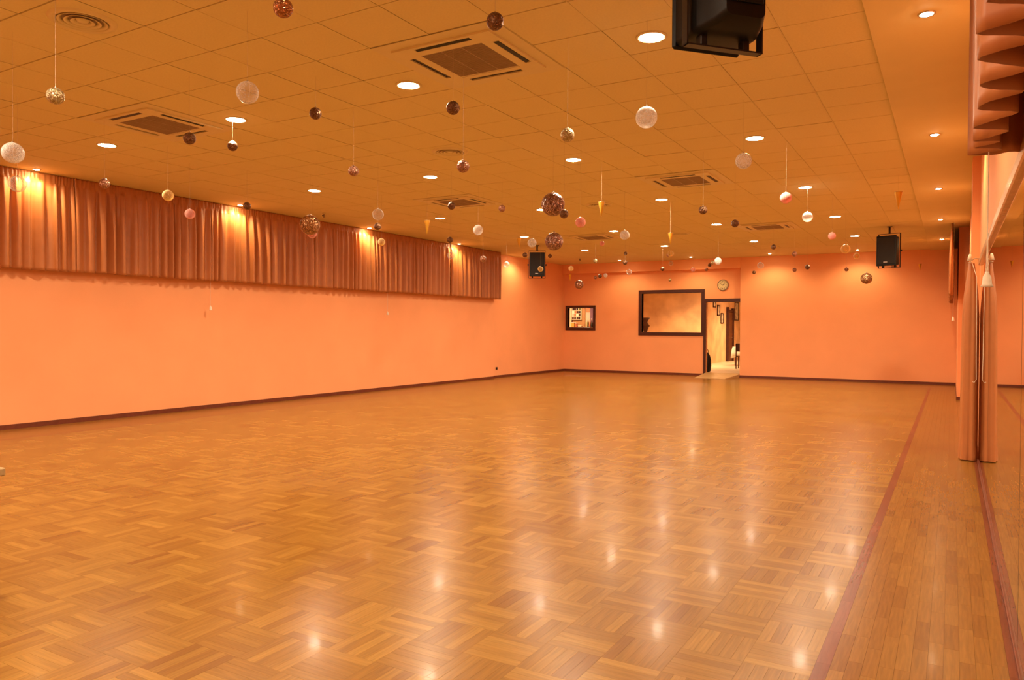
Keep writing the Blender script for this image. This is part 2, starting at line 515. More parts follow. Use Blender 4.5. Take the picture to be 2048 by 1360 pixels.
tee_me = MB().box(-.0038, .0038, TY0, TY1, H - .0015, H + .0005).mesh('main_tee', M['ceil'])
tiles = []
for i in range(17):
    for j in range(43):
        x = TX0 + 0.6 * (i + 0.5); y = TY0 + 0.6 * (j + 0.5)
        q = in_frame_px(x, y, H)
        s = 1 / q[2] ** 3 if q and -60 < q[0] < 2100 and q[1] > -60 else 0
        tiles.append((s, x, y))
tiles.sort(key=lambda t: -t[0])
rest = MB()
for k, (s, x, y) in enumerate(tiles):
    dz = random.uniform(-0.0005, 0.0025)
    if k < 300 and s > 0:
        link('ceiling_tile', tile_me, ceiling, (x, y, H + dz), (random.uniform(-.002, .002), random.uniform(-.002, .002), 0))
    else:
        rest.add([(a + x, b_ + y, c + H + dz) for a, b_, c in tile_mb.v], tile_mb.f)
for i in range(1, 17):
    link('main_tee', tee_me, ceiling, (TX0 + 0.6 * i, 0, 0))
o = build('ceiling_tile_field', rest, M['tile'], ceiling); o['kind'] = 'stuff'

# ------------------------------------------------------------------ walls
wl = MB()
wl.box(-12.4, XL, YF - 0.2, YSTEP_L, -0.1, H + 0.03)
wl.box(-12.4, XL2, YSTEP_L, YB2 + 0.15, -0.1, H + 0.03)
wall_left = tag(build('wall_left', wl, M['wall']), kind='structure')
wr = MB()
wr.box(XR, 0.6, YF - 0.2, 24.75, -0.1, H + 0.03)
wr.box(XR2, XR, YSTEP_R, YB, -0.1, H + 0.03)
wr.box(0.21, XR, 11.55, 12.0, -0.1, H + 0.03)
wall_right = tag(build('wall_right', wr, M['wall']), kind='structure')
tag(build('wall_front', MB().box(-12.4, 0.6, YF - 0.2, YF, -0.1, H + 0.03), M['wall']), kind='structure')
# back wall with two windows and a doorway; left stretch recessed under a beam
W1 = (-12.00, -11.00, 1.56, 2.27)     # small window: opening x0, x1, z0, z1
W2 = (-9.19, -7.13, 1.42, 2.74)       # big window
D1 = (-6.97, XCORN, 0.0, 2.42)        # doorway
wb = MB()
def wpiece(x0, x1, z0, z1): wb.box(x0, x1, YB2, YB2 + 0.15, z0, z1)
wpiece(XL2 - .2, W1[0], -0.1, H + .03); wpiece(W1[0], W1[1], -0.1, W1[2]); wpiece(W1[0], W1[1], W1[3], H + .03)
wpiece(W1[1], W2[0], -0.1, H + .03); wpiece(W2[0], W2[1], -0.1, W2[2]); wpiece(W2[0], W2[1], W2[3], H + .03)
wpiece(W2[1], D1[0], -0.1, H + .03); wpiece(D1[0], D1[1], D1[3], H + .03)
wpiece(D1[0], D1[1], -0.1, 0.0)
wb.box(XCORN, 0.6, YB, YB2 + 0.15, -0.1, H + .03)
wall_back = tag(build('wall_back', wb, M['wall']), kind='structure')
tag(build('trim_1', MB().box(XL2, XCORN, YB - 0.02, YB2, 3.487, H + .01), M['wall']), 'orange ceiling beam across the recessed stretch of the back wall', kind='structure')

bl = MB(); bl.box(XL, XL + .014, YF, YSTEP_L + .014, 0, .072); bl.box(XL2, XL2 + .014, YSTEP_L, YB2, 0, .072); bl.box(XL2, XL + .014, YSTEP_L, YSTEP_L + .014, 0, .072)
tag(build('baseboard_left', bl, M['base']), kind='structure')
bb = MB(); bb.box(XL2 + .014, -7.06, YB2 - .014, YB2, 0, .072); bb.box(XCORN, XR2, YB - .014, YB, 0, .072)
tag(build('baseboard_back', bb, M['base']), kind='structure')
br = MB(); br.box(XR - .014, XR, 10.6, 11.55, 0, .072); br.box(.21 - .014, .21, 11.536, 12.014, 0, .072); br.box(.21, XR, 11.536, 11.55, 0, .072)
br.box(XR - .014, XR, 12.0, YSTEP_R, 0, .072); br.box(XR2 - .014, XR2, YSTEP_R - .014, YB, 0, .072); br.box(XR2, XR, YSTEP_R - .014, YSTEP_R, 0, .072)
tag(build('baseboard_right', br, M['base']), kind='structure')

def window(name, W, fw, label):
    x0, x1, z0, z1 = W
    w = tag(bpy.data.objects.new(name, None), label, kind='structure'); COL.objects.link(w)
    w.location = ((x0 + x1) / 2, YB2, z0)
    cx = (x0 + x1) / 2
    a, b_ = x0 - cx, x1 - cx; h = z1 - z0
    build('frame_rail', MB().bbox(a - fw, b_ + fw, -0.03, 0.16, -fw, 0.0, .006), M['frame'], w)
    build('frame_rail', MB().bbox(a - fw, b_ + fw, -0.03, 0.16, h, h + fw, .006), M['frame'], w)
    build('frame_stile', MB().bbox(a - fw, a, -0.03, 0.16, 0.0, h, .006), M['frame'], w)
    build('frame_stile', MB().bbox(b_, b_ + fw, -0.03, 0.16, 0.0, h, .006), M['frame'], w)
    build('pane', MB().box(a, b_, 0.07, 0.076, 0, h), M['glass'], w)
    return w
window('window_1', W1, 0.085, 'small dark-framed interior window in the far left corner')
window('window_2', W2, 0.11, 'big dark-framed interior window beside the doorway')
d = tag(bpy.data.objects.new('door_1', None), 'open doorway with dark lintel and left jamb', kind='structure'); COL.objects.link(d)
d.location = ((D1[0] + D1[1]) / 2, YB2, 0)
hw = (D1[1] - D1[0]) / 2
build('lintel', MB().bbox(-hw - .08, hw, -0.04, 0.16, 2.42, 2.53, .006), M['frame'], d)
build('jamb', MB().bbox(-hw - .08, -hw, -0.04, 0.16, 0.0, 2.42, .006), M['frame'], d)
build('threshold', MB().bbox(-hw, hw, -0.02, 0.16, 0.0, 0.112, .004), M['ramp'], d)
# wooden ramp up to the doorway
rp = thing('door_ramp', 'low wooden ramp lying before the open doorway', 'ramp', (-6.4, 24.0, 0))
rm = MB(); rm.prism([(-0.70, 0.012), (-0.70, 0.0), (0.56, 0.0), (0.56, 0.112)], 'x', -0.56, 0.40)
build('ramp_board', rm, M['ramp'], rp)
rm = MB(); rm.add([(0.40, -0.70, 0), (0.40, 0.56, 0), (0.56, 0.40, 0), (0.40, -0.70, .012), (0.40, 0.56, .112), (0.56, 0.40, .098)], [(0, 2, 1), (3, 4, 5), (0, 3, 5, 2), (2, 5, 4, 1), (1, 4, 3, 0)])
build('ramp_wing', rm, M['ramp'], rp)

# ------------------------------------------------------------------ rooms behind the back wall
FR = 0.11
def room(name, mb, mat, kind='structure', label=None):
    return tag(build(name, mb, mat), label, kind=kind)
room('floor_back_room', MB().box(-13.9, -4.2, YB2 + .15, 39, -0.1, FR), M['roomfloor'])
room('wall_back_room_far', MB().box(-12.4, -8.7, 30.4, 30.6, -0.1, 3.3), M['stucco'])
room('wall_back_room_left', MB().box(-8.9, -8.7, 30.6, 39, -0.1, 3.3), M['stucco'])
room('wall_back_room_end', MB().box(-8.9, -4.2, 39, 39.2, -0.1, 3.3), M['stucco'])
room('wall_back_room_right', MB().box(-4.4, -4.2, YB2 + .15, 39, -0.1, 3.3), M['stucco'])
room('wall_back_room_partition', MB().box(-10.6, -10.45, YB2 + .15, 27.5, -0.1, 3.3), M['stucco'])
room('wall_back_room_corner', MB().box(-12.4, -12.2, 27.5, 30.4, -0.1, 3.3), M['stucco'])
room('ceiling_back_room', MB().box(-13.9, -4.2, YB2 + .15, 39.2, 3.2, 3.3), M['ceil'])
room('wall_bar_far', MB().box(-13.9, -10.6, 27.3, 27.5, -0.1, 3.3), M['stucco'])
room('wall_bar_left', MB().box(-13.9, -13.7, YB2 + .15, 27.5, -0.1, 3.3), M['stucco'])

# ------------------------------------------------------------------ lamps
def ring_mesh(name, r0, r1, z0, z1, mat, n=32):
    mb = MB(); mb.lathe([(r0, z1), (r0, z0 + .002), (r0 + .003, z0), (r1 - .004, z0), (r1, z0 + .003), (r1, z1)], n, close=True)
    return mb.mesh(name, mat, True)
DOWN_RING = ring_mesh('trim_ring', .098, .122, -0.010, 0.004, M['white'])
DOWN_LENS = MB().lathe([(0.0001, -0.0095), (.05, -0.009), (.085, -0.007), (.099, -0.003), (.099, .006)], 32).mesh('lens', M['downlens'], True)
SPOT_RING = ring_mesh('trim_ring', .044, .060, -0.007, 0.004, M['chrome'], 24)
SPOT_BULB = MB().lathe([(0.0001, -0.016), (.024, -0.013), (.040, -0.005), (.044, .003)], 24).mesh('bulb', M['spotlens'], True)

def down_light_data():
    L = bpy.data.lights.new('downlight_glow', 'AREA')
    L.shape = 'DISK'; L.size = 0.19; L.energy = DOWN_W; L.color = DOWN_COL; L.spread = math.radians(140)
    return L
DL = down_light_data()
SL = bpy.data.lights.new('spot_glow', 'SPOT')
SL.energy = SPOT_W * 1.0; SL.color = SPOT_COL; SL.spot_size = math.radians(150); SL.spot_blend = 0.6; SL.shadow_soft_size = 0.02

COLN = ['rightmost', 'third from the left', 'second from the left', 'leftmost']
ROWN = {5.7: 'nearest', 9.3: 'second', 12.9: 'third', 16.5: 'fourth', 20.1: 'farthest', 2.1: 'overhead, unseen', -1.5: 'rearmost, unseen'}
def place_down(x, y, label, group='recessed downlights in the tiled ceiling', z=H, data=DL):
    t = thing('downlight', label, 'downlight', (x, y, z), 0, group)
    link('trim_ring', DOWN_RING, t); link('lens', DOWN_LENS, t)
    l = link('downlight_glow', data, t, (0, 0, -0.012))
    return t
for y in (5.7, 9.3, 12.9, 16.5, 20.1, 2.1, -1.5):
    for ci, x in enumerate((-2.067, -4.467, -6.867, -9.267)):
        place_down(x, y, 'round white downlight, %s in the %s row of the tiled ceiling' % (COLN[ci], ROWN[y]))
def place_spot(x, y, label, group, z=H):
    t = thing('halogen_spot', label, 'spotlight', (x, y, z), 0, group)
    link('trim_ring', SPOT_RING, t); link('bulb', SPOT_BULB, t)
    link('spot_glow', SL, t, (0, 0, -0.03))
ORD = ['first', 'second', 'third', 'fourth', 'fifth', 'sixth', 'seventh']
for i, y in enumerate((6.08, 9.74, 13.4, 17.06, 20.72, 2.42, -1.24)):
    lab = 'small spotlight over the left curtain, %s from the left picture edge' % ORD[i] if i < 5 else 'small spotlight over the left curtain, %s behind the picture edge' % ORD[i - 5]
    place_spot(-11.62, y, lab, 'spotlights along the left wall')
for i, y in enumerate((6.2, 10.05, 13.9, 17.75, 21.6, 2.35, -1.5)):
    lab = 'small spotlight in the plaster strip above the mirror, %s nearest' % ORD[i] if i < 5 else 'small spotlight in the mirror strip, %s one overhead' % ORD[i - 5]
    place_spot(-0.16 - 0.004 * y, y, lab.replace('first nearest', 'nearest in the picture'), 'spotlights along the mirror wall', H - 0.025)
for i, x in enumerate((-9.62, -7.2, -4.78, -2.36)):
    place_spot(x, 23.62, 'small spotlight on the far ceiling margin, %s from the left' % ORD[i], 'spotlights along the back wall')

# ------------------------------------------------------------------ ceiling air conditioners
AC = {}
mb = MB()
mb.bbox(-.597, .597, -.597, .597, -0.0045, -0.001, .001)
AC['panel'] = mb.mesh('surround_panel', M['white'])
# body frame: square ring with four slots left open, modelled from bars
mb = MB()
for (x0, x1, y0, y1) in ((-.475, .475, .44, .475), (-.475, .475, -.475, -.44), (-.475, -.44, -.44, .44), (.44, .475, -.44, .44),
                         (-.385, .385, .30, .385), (-.385, .385, -.385, -.30), (-.385, -.30, -.30, .30), (.30, .385, -.30, .30)):
    mb.box(x0, x1, y0, y1, -0.032, -0.0045)
for sx in (-1, 1):
    for sy in (-1, 1):
        xa, xb = sorted((sx * .385, sx * .44)); ya, yb = sorted((sy * .27, sy * .44))
        mb.box(xa, xb, ya, yb, -0.032, -0.0045)
        xa, xb = sorted((sx * .27, sx * .385)); ya, yb = sorted((sy * .385, sy * .44))
        mb.box(xa, xb, ya, yb, -0.032, -0.0045)
AC['body'] = mb.mesh('casing', M['white'])
AC['slot'] = MB().box(-.27, .27, -.0275, .0275, -0.012, -0.0045).mesh('air_slot', M['dark'])
AC['flap'] = MB().prism([(-.026, -.030), (-.022, -.032), (.006, -.016), (.004, -.013)], 'x', -.268, .268).mesh('louver', M['blackmetal'])
mb = MB()
for k in range(30):
    y = -.3 + .6 * (k + .5) / 30
    mb.box(-.3, .3, y - .0062, y + .0062, -0.030, -0.018)
mb.box(-.3, .3, -.3, .3, -0.010, -0.004)
AC['grille'] = mb.mesh('return_grille', M['grille'])
AC['rib'] = MB().bbox(-.004, .004, -.3, .3, -0.033, -0.028, .001).mesh('grille_rib', M['rib'])
AC['hinge'] = MB().box(-.3, .3, -.003, .003, -0.0325, -0.030).mesh('panel_seam', M['grille'])
ACL = ['large air conditioner cassette nearest the camera, top centre', 'ceiling air conditioner cassette at the upper left, before the curtain',
       'ceiling air conditioner cassette right of centre in the middle of the hall', 'ceiling air conditioner cassette left of centre in the middle of the hall',
       'smallest air conditioner cassette at the far right of the ceiling', 'small air conditioner cassette at the far left of the ceiling']
for (x, y), lab in zip(AC_POS, ACL):
    t = thing('air_conditioner', lab, 'air conditioner', (x, y, H - .003), 0, 'ceiling air conditioners')
    t.scale = (1, 1, .6)
    link('surround_panel', AC['panel'], t); link('casing', AC['body'], t); link('return_grille', AC['grille'], t)
    for k in range(4):
        a = k * math.pi / 2
        link('air_slot', AC['slot'], t, (-math.sin(a) * .4125, math.cos(a) * .4125, 0), (0, 0, a))
        link('louver', AC['flap'], t, (-math.sin(a) * .4125, math.cos(a) * .4125, 0.0), (0, 0, a))
    for k in (-.1, .1):
        link('grille_rib', AC['rib'], t, (k, 0, 0))
    link('panel_seam', AC['hinge'], t, (0, .318, 0))

# round diffusers
rim = MB().lathe([(.175, .0), (.180, -.014), (.20, -.020), (.225, -.014), (.235, .0)], 40).mesh('rim', M['white'], True)
def cone_ring(r0, r1): return MB().lathe([(r0, .002), (r1, -.016), (r1 - .004, -.018), (r0 - .006, -.002)], 36, close=True).mesh('diffuser_ring', M['white'], True)
rings = [cone_ring(.145, .172), cone_ring(.10, .128), cone_ring(.055, .084)]
core = MB().lathe([(.0001, -.016), (.035, -.013), (.046, 0)], 24).mesh('diffuser_core', M['white'], True)
backing = MB().lathe([(.0001, -.001), (.178, -.001), (.178, .002)], 36).mesh('duct', M['grille'], True)
for y, lab in ((3.3, 'round ceiling air diffuser at the upper left corner'), (8.1, 'round ceiling air diffuser in the middle of the ceiling'),
               (12.9, 'round ceiling air diffuser behind the bright gold cone'), (17.7, 'farthest round ceiling air diffuser, seen as a thin sliver')):
    t = thing('air_diffuser', lab, 'air vent', (-5.667, y, H), 0, 'round air diffusers')
    link('rim', rim, t); link('duct', backing, t); link('diffuser_core', core, t)
    for r_ in rings: link('diffuser_ring', r_, t)

# ------------------------------------------------------------------ loudspeakers
def speaker(loc, rz, label, zdrop, tilt=0.0):
    """front faces local -y"""
    t = thing('loudspeaker', label, 'loudspeaker', loc, rz, 'ceiling-hung loudspeakers')
    w, hgt, dpt = .40, .64, .36
    mb = MB()
    # tapered cabinet, wide at the front, rounded corners, narrower at the back
    prof = []
    for (yy, ww, hh) in ((-.16, w / 2, hgt / 2), (.02, w / 2 * .97, hgt / 2 * .985), (.14, w / 2 * .74, hgt / 2 * .93), (.20, w / 2 * .58, hgt / 2 * .84)):
        ring = []
        for cx, cz, a0 in ((1, 1, 0), (-1, 1, 90), (-1, -1, 180), (1, -1, 270)):
            rc = .035
            for s_ in range(5):
                a = math.radians(a0 + s_ * 22.5)
                ring.append((cx * (ww - rc) + rc * math.cos(a), yy, cz * (hh - rc) + rc * math.sin(a)))
        prof.append(ring)
    n = len(prof[0])
    for r_ in prof: mb.v += r_
    for i in range(len(prof) - 1):
        for k in range(n):
            k2 = (k + 1) % n
            mb.f.append((i * n + k, i * n + k2, (i + 1) * n + k2, (i + 1) * n + k))
    mb.f.append(tuple(range(n))); mb.f.append(tuple(range((len(prof) - 1) * n, len(prof) * n)))
    smooth_by_angle(build('cabinet', mb, M['black'], t, True), 35)
    build('baffle', MB().bbox(-w / 2 - .012, w / 2 + .012, -.185, -.155, -hgt / 2 - .012, hgt / 2 + .012, .012), M['black'], t)
    gr = build('grille', MB().bbox(-w / 2 + .02, w / 2 - .02, -.197, -.183, -hgt / 2 + .03, hgt / 2 - .02, .006), M['mesh'], t)
    build('badge', MB().box(-.05, .03, -.1995, -.197, -hgt / 2 + .06, -hgt / 2 + .082), M['badge'], gr)
    build('back_plate', MB().bbox(-.10, .10, .195, .212, -.20, .10, .004), M['black'], t)
    for k in range(3):
        build('knob', MB().lathe([(.0001, .026), (.011, .024), (.012, 0)], 12, 'y', (-.05 + .05 * k, .21, -.02)), M['blackmetal'], t)
    for s_ in (-1, 1):
        build('frame_lug', MB().bbox(s_ * .13 - .02, s_ * .13 + .02, -.03, .02, -hgt / 2 - .045, -hgt / 2 + .01, .004), M['blackmetal'], t)
    build('yoke_bar', MB().box(-w / 2 - .034, w / 2 + .034, -.03, .02, -hgt / 2 - .052, -hgt / 2 - .044), M['blackmetal'], t)
    # yoke bracket
    for s_ in (-1, 1):
        xa, xb = sorted((s_ * (w / 2 + .026), s_ * (w / 2 + .034)))
        build('yoke_arm', MB().box(xa, xb, -.03, .02, -hgt / 2 - .052, hgt / 2 + .07), M['blackmetal'], t)
        build('yoke_knob', MB().lathe([(.0001, s_ * .03), (.022, s_ * .028), (.024, 0)], 16, 'x', (s_ * (w / 2 + .034), -.005, 0.0)), M['blackmetal'], t)
    build('yoke_bar', MB().box(-w / 2 - .034, w / 2 + .034, -.03, .02, hgt / 2 + .062, hgt / 2 + .07), M['blackmetal'], t)
    build('ceiling_pole', MB().lathe([(.022, hgt / 2 + .07), (.022, zdrop - .01), (.06, zdrop - .01), (.06, zdrop)], 16, 'z', (0, -.005, 0)), M['blackmetal'], t)
    return t
spk_z = 3.325
speaker((-9.93, 18.4, 3.285), math.atan2(9.93, 18.4), 'black loudspeaker hanging at the far left, below the big glitter ball', H - 3.285)
speaker((-1.22, 18.7, 3.28), -0.30, 'black loudspeaker hanging at the far right before the orange wall', H - 3.28)
speaker((-1.076, 4.08, 3.395), -2.30, 'large black loudspeaker cut by the top picture edge, seen from behind', H - 3.395)

# ------------------------------------------------------------------ mirror wall
mir = thing('wall_mirror', 'long floor-standing wall mirror with gilded top rail at the right edge', 'mirror', (0.30, 3.2, 0))
MZ = 2.285
seams = [-3.6, 0.6, 4.2, 7.8, 10.32]
for a, b_ in zip(seams[:-1], seams[1:]):
    build('mirror_panel', MB().box(-.020, -.002, a - 3.2 + .0015, b_ - 3.2 - .0015, .03, MZ), M['mirror'], mir)
for y in seams[1:4]:
    build('panel_seam', MB().box(-.0205, -.004, y - 3.2 - .0015, y - 3.2 + .0015, .03, MZ), M['dark'], mir)
build('top_rail', MB().bbox(-.045, -.001, -6.8, 7.13, MZ, MZ + .075, .008), M['gold'], mir)
build('bottom_rail', MB().bbox(-.030, -.001, -6.8, 7.12, 0.0, .03, .004), M['base'], mir)

# ------------------------------------------------------------------ curtains
def cloth_panel(name, Y0, Y1, X, z0, z1, amp, seed, parent=None, wave=0.17, side=1, ret=None, top_amp=0.35):
    """pleated hanging cloth running along y; side=+1 bulges towards +x"""
    rnd = random.Random(seed)
    ys = []; ph = []; y = Y0; p = rnd.uniform(0, 6)
    # irregular fold spacing
    knots = [Y0]
    while knots[-1] < Y1: knots.append(knots[-1] + wave * rnd.uniform(0.6, 1.5))
    amps = [amp * rnd.uniform(0.55, 1.25) for _ in knots]
    cols = []
    nper = 10
    for i in range(len(knots) - 1):
        for s_ in range(nper):
            f = s_ / nper
            yy = knots[i] + (knots[i + 1] - knots[i]) * f
            if yy > Y1: break
            cols.append((yy, i + f, amps[i] * (1 - f) + amps[i + 1] * f))
    cols.append((Y1, cols[-1][1] + .1, cols[-1][2]))
    rows = [0, .02, .05, .085, .10, .12, .16, .24, .36, .5, .64, .78, .9, .97, 1.0]
    lean = [rnd.uniform(-.25, .25) for _ in range(len(knots) + 2)]
    hz = [rnd.uniform(-.006, .006) for _ in range(len(knots) + 2)]
    mb = MB()
    for (yy, k, a) in cols:
        i = int(k); f = k - i
        ln = lean[i] * (1 - f) + lean[i + 1] * f
        for r_ in rows:
            z = z1 + (z0 - z1) * r_
            if r_ < .1:
                # gathered heading tape: fine pencil pleats
                w = amp * .20 * math.sin(k * 2 * math.pi * 3) * (1 if r_ < .085 else .5)
            else:
                t = min(1, (r_ - .1) / .35)
                w = a * ((1 - t) * (.30 * math.sin(k * 2 * math.pi) + .22 * math.sin(k * 4 * math.pi + i)) + t * (.95 * math.sin(2 * math.pi * (k + ln * (r_ - .3) * .25)) + .18 * math.sin(4 * math.pi * k + i)))
            hem = (hz[i] * (1 - f) + hz[i + 1] * f) if r_ > .95 else 0
            mb.v.append((X + side * w, yy, z + hem))
    m = len(rows)
    for c in range(len(cols) - 1):
        for j in range(m - 1):
            mb.f.append((c * m + j, (c + 1) * m + j, (c + 1) * m + j + 1, c * m + j + 1))
    if ret is not None:
        # cloth turned back to the wall at the end
        n0 = len(mb.v)
        for s_ in range(1, 9):
            f = s_ / 8
            for r_ in rows:
                z = z1 + (z0 - z1) * r_
                mb.v.append((X + (ret - X) * f, Y1 + .02 * math.sin(f * 9) * min(1, r_ * 2), z))
        prev = (len(cols) - 1) * m
        for s_ in range(8):
            cur = n0 + s_ * m
            for j in range(m - 1):
                mb.f.append((prev + j, cur + j, cur + j + 1, prev + j + 1))
            prev = cur
    me = bpy.data.meshes.new(name); me.from_pydata(mb.v, [], mb.f); me.update()
    me.materials.append(M['curtain']); me.polygons.foreach_set('use_smooth', [True] * len(me.polygons))
    o = link(name, me, parent)
    sd = o.modifiers.new('thick', 'SOLIDIFY'); sd.thickness = 0.003
    return o

def valance(Y0, Y1, X, z0, z1, wallx, amp, seed, label, group, ret=False, wave=.17, side=1):
    t = thing('valance_curtain', label, 'curtain', (0, 0, 0), 0, group)
    cloth_panel('cloth', Y0, Y1, X, z0, z1, amp, seed, t, wave, side, wallx if ret else None)
    s_ = 1 if wallx > X else -1
    xa, xb = sorted((X + s_ * .04, X + s_ * .055))
    build('curtain_rail', MB().box(xa, xb, Y0, Y1, z1 - .03, z1), M['white'], t)
    return t
seamL = [4.2, 6.73, 9.21, 11.82, 14.30, 16.90, 19.52]
labL = ['pleated satin valance at the left picture edge', 'pleated satin valance on the left wall, second panel from the left edge',
        'pleated satin valance on the left wall, behind the big copper ball', 'pleated satin valance on the left wall under the third spotlight',
        'pleated satin valance on the left wall, next to the last panel', 'pleated satin valance at the far end of the left wall, turned back to it']
for i in range(6):
    valance(seamL[i], seamL[i + 1] - .004, -11.80 + (.012 if i % 2 else 0), 2.362 + .009 * i, H - .004, XL, .062, 20 + i, labL[i], 'valance panels on the left wall', i == 5)
valance(1.6, 4.196, -11.80, 2.36, H - .004, XL, .052, 40, 'pleated satin valance on the left wall outside the left picture edge', 'valance panels on the left wall')
valance(-0.6, 4.10, .125, 2.335, H - .029, XR, .06, 51, 'pink satin valance at the upper right corner, seen from below', 'valances on the mirror wall', True, .22, -1)
valance(18.42, 24.3, -.03, 2.285, H - .029, XR2, .05, 52, 'short satin valance at the far end of the mirror wall', 'valances on the mirror wall', False, .20, -1)
# near end of the far valance closes to the wall
# tall bunched curtain at the far end of the mirror
cu = thing('tied_curtain', 'tall bunched satin curtain hanging to the floor at the mirror end', 'curtain', (.185, 10.45, 0))
mb = MB()
rowsz = [0.012, .03, .08, .2, .45, .8, 1.1, 1.4, 1.7, 1.95, 2.12, 2.22, 2.28, 2.32]
NA = 96
for z in rowsz:
    f = z / 2.32
    rx = .092 * (1 - .10 * f) if f < .8 else .083 * (1 - (f - .8) / .2 * .62)
    if f < .05: rx *= 1.05
    ry = rx * 1.55
    xo = -.004 + .012 * f
    for k in range(NA):
        a = 2 * math.pi * k / NA
        fl_ = 1 + (.09 * math.sin(5 * a + .5 * math.sin(2 * z)) + .025 * math.sin(11 * a + 2)) * (1 - .5 * f)
        mb.v.append((xo + rx * fl_ * math.cos(a), ry * fl_ * math.sin(a), z))
for j in range(len(rowsz) - 1):
    for k in range(NA):
        k2 = (k + 1) % NA
        mb.f.append((j * NA + k, j * NA + k2, (j + 1) * NA + k2, (j + 1) * NA + k))
mb.f.append(tuple(range(NA))); mb.f.append(tuple((len(rowsz) - 1) * NA + k for k in range(NA)))
smooth_by_angle(build('cloth', mb, M['curtain'], cu, True), 60)
build('hook_plate', MB().bbox(.085, .113, -.03, .03, 2.30, 2.40, .004), M['chrome'], cu)
build('hook', MB().tube([(.11, 0, 2.37), (.04, 0, 2.38), (.0, 0, 2.36), (-.01, 0, 2.31)], .007, 8), M['chrome'], cu)
build('tie_cord', MB().tube([(-.01 + .02 * math.cos(k * .7), -.05 + .02 * math.sin(k * .7), 2.33) for k in range(10)] +
                            [(.055, -.15, 2.15), (.06, -.165, 1.7), (.062, -.165, 1.2), (.066, -.165, .96), (.045, -.165, .925), (.028, -.165, .935)], .004, 6), M['cord'], cu)
build('tie_tassel', MB().lathe([(.0001, .05), (.012, .045), (.020, .02), (.030, -.03), (.0001, -.032)], 14, 'z', (-.012, -.06, 2.38)), M['tassel'], cu, True)

def pull_cord(x, y, ztop, zbell, label, s=1.0, twin=False):
    t = thing('pull_cord', label, 'curtain pull', (x, y, zbell))
    off = .004 if twin else 0
    build('cord', MB().tube([(-off, 0, .09 * s), (0, 0, .3 * s), (0, 0, ztop - zbell)], .0022, 6), M['cord'], t)
    if twin: build('cord', MB().tube([(off, 0, .09 * s), (0, 0, .3 * s)], .0022, 6), M['cord'], t)
    build('tassel', MB().lathe([(.0001, .088 * s), (.010 * s, .087 * s), (.012 * s, .072 * s), (.020 * s, .060 * s), (.0235 * s, .030 * s), (.025 * s, .016 * s), (.033 * s, 0), (.0001, .001)], 20), M['tassel'], t, True)
    return t
pull_cord(.135, 4.07, H - .03, 1.728, 'white bell-shaped curtain pull hanging before the mirror', .8, True)
pull_cord(-11.848, 9.26, H - .03, 1.835, 'white curtain pull hanging under the left wall valances, nearer one', .95)
pull_cord(-11.848, 14.33, H - .03, 1.84, 'white curtain pull hanging under the left wall valances, farther one', .95)
pull_cord(.015, 18.6, H - .055, 1.735, 'white curtain pull hanging under the far valance on the mirror wall', 1.0)

# ------------------------------------------------------------------ small things on the walls
o = thing('wall_plate', 'narrow vertical plate on the right wall above the mirror', 'plate', (XR, 12.9, 2.78))
build('plate', MB().bbox(-.02, 0, -.03, .03, -.10, .11, .004), M['chrome'], o)
build('screw', MB().lathe([(.0001, -.024), (.006, -.022), (.006, -.018)], 10, 'x', (0, 0, .08)), M['dark'], o)
o = thing('wall_socket', 'small black socket low on the left wall near the far corner', 'socket', (XL2, 19.91, .286))
build('cover', MB().bbox(0, .012, -.05, .05, -.04, .04, .004), M['blackmetal'], o)
for k in (-.018, .018): build('socket_hole', MB().lathe([(.0001, .014), (.006, .014), (.006, .010)], 10, 'x', (0, k, 0)), M['dark'], o)
for x, y, lab in ((-10.9, 11.2, 'tiny sensor on the ceiling edge above the big copper ball'), (-10.45, 22.3, 'tiny sensor on the ceiling near the far left corner')):
    o = thing('ceiling_sensor', lab, 'sensor', (x, y, H))
    build('base', MB().lathe([(.0001, 0), (.035, 0), (.035, -.02), (.0001, -.022)], 16), M['white'], o, True)
    build('head', MB().lathe([(.0001, -.1), (.02, -.09), (.025, -.05), (.012, -.02)], 14), M['grille'], o, True)
    build('eye', MB().lathe([(.0001, .04), (.014, .034), (.014, 0)], 12, 'y', (0, -.04, -.06)), M['dark'], o, True)
# clock
ck = thing('wall_clock', 'round pale wall clock above the doorway', 'clock', (-6.43, YB2, 2.965))
build('rim', MB().lathe([(.150, -.005), (.150, -.035), (.160, -.045), (.180, -.035), (.185, -.0)], 40, 'y'), M['grille'], ck, True)
face = build('dial', MB().lathe([(.0001, -.028), (.152, -.028), (.152, -.004)], 40, 'y'), M['white'], ck)
for k in range(12):
    a = k * math.pi / 6
    rl = .020 if k % 3 else .028
    c, s_ = math.sin(a), math.cos(a)
    q = [( .122 - rl, -.009), (.122 + .006, -.009), (.122 + .006, .009), (.122 - rl, .009)]
    mb = MB(); pts = [(c * u + s_ * v, s_ * u - c * v) for u, v in q]
    mb.prism(pts, 'y', -.031, -.0285)
    build('hour_mark', mb, M['frame'], face)
def hand(name, ang, L, w):
    c, s_ = math.sin(ang), math.cos(ang)
    pts = [(c * u + s_ * v, s_ * u - c * v) for u, v in ((-.015, -w), (L, -w * .6), (L, w * .6), (-.015, w))]
    build(name, MB().prism(pts, 'y', -.036, -.033), M['frame'], ck)
hand('minute_hand', math.radians(300), .105, .007); hand('hour_hand', math.radians(55), .065, .009)

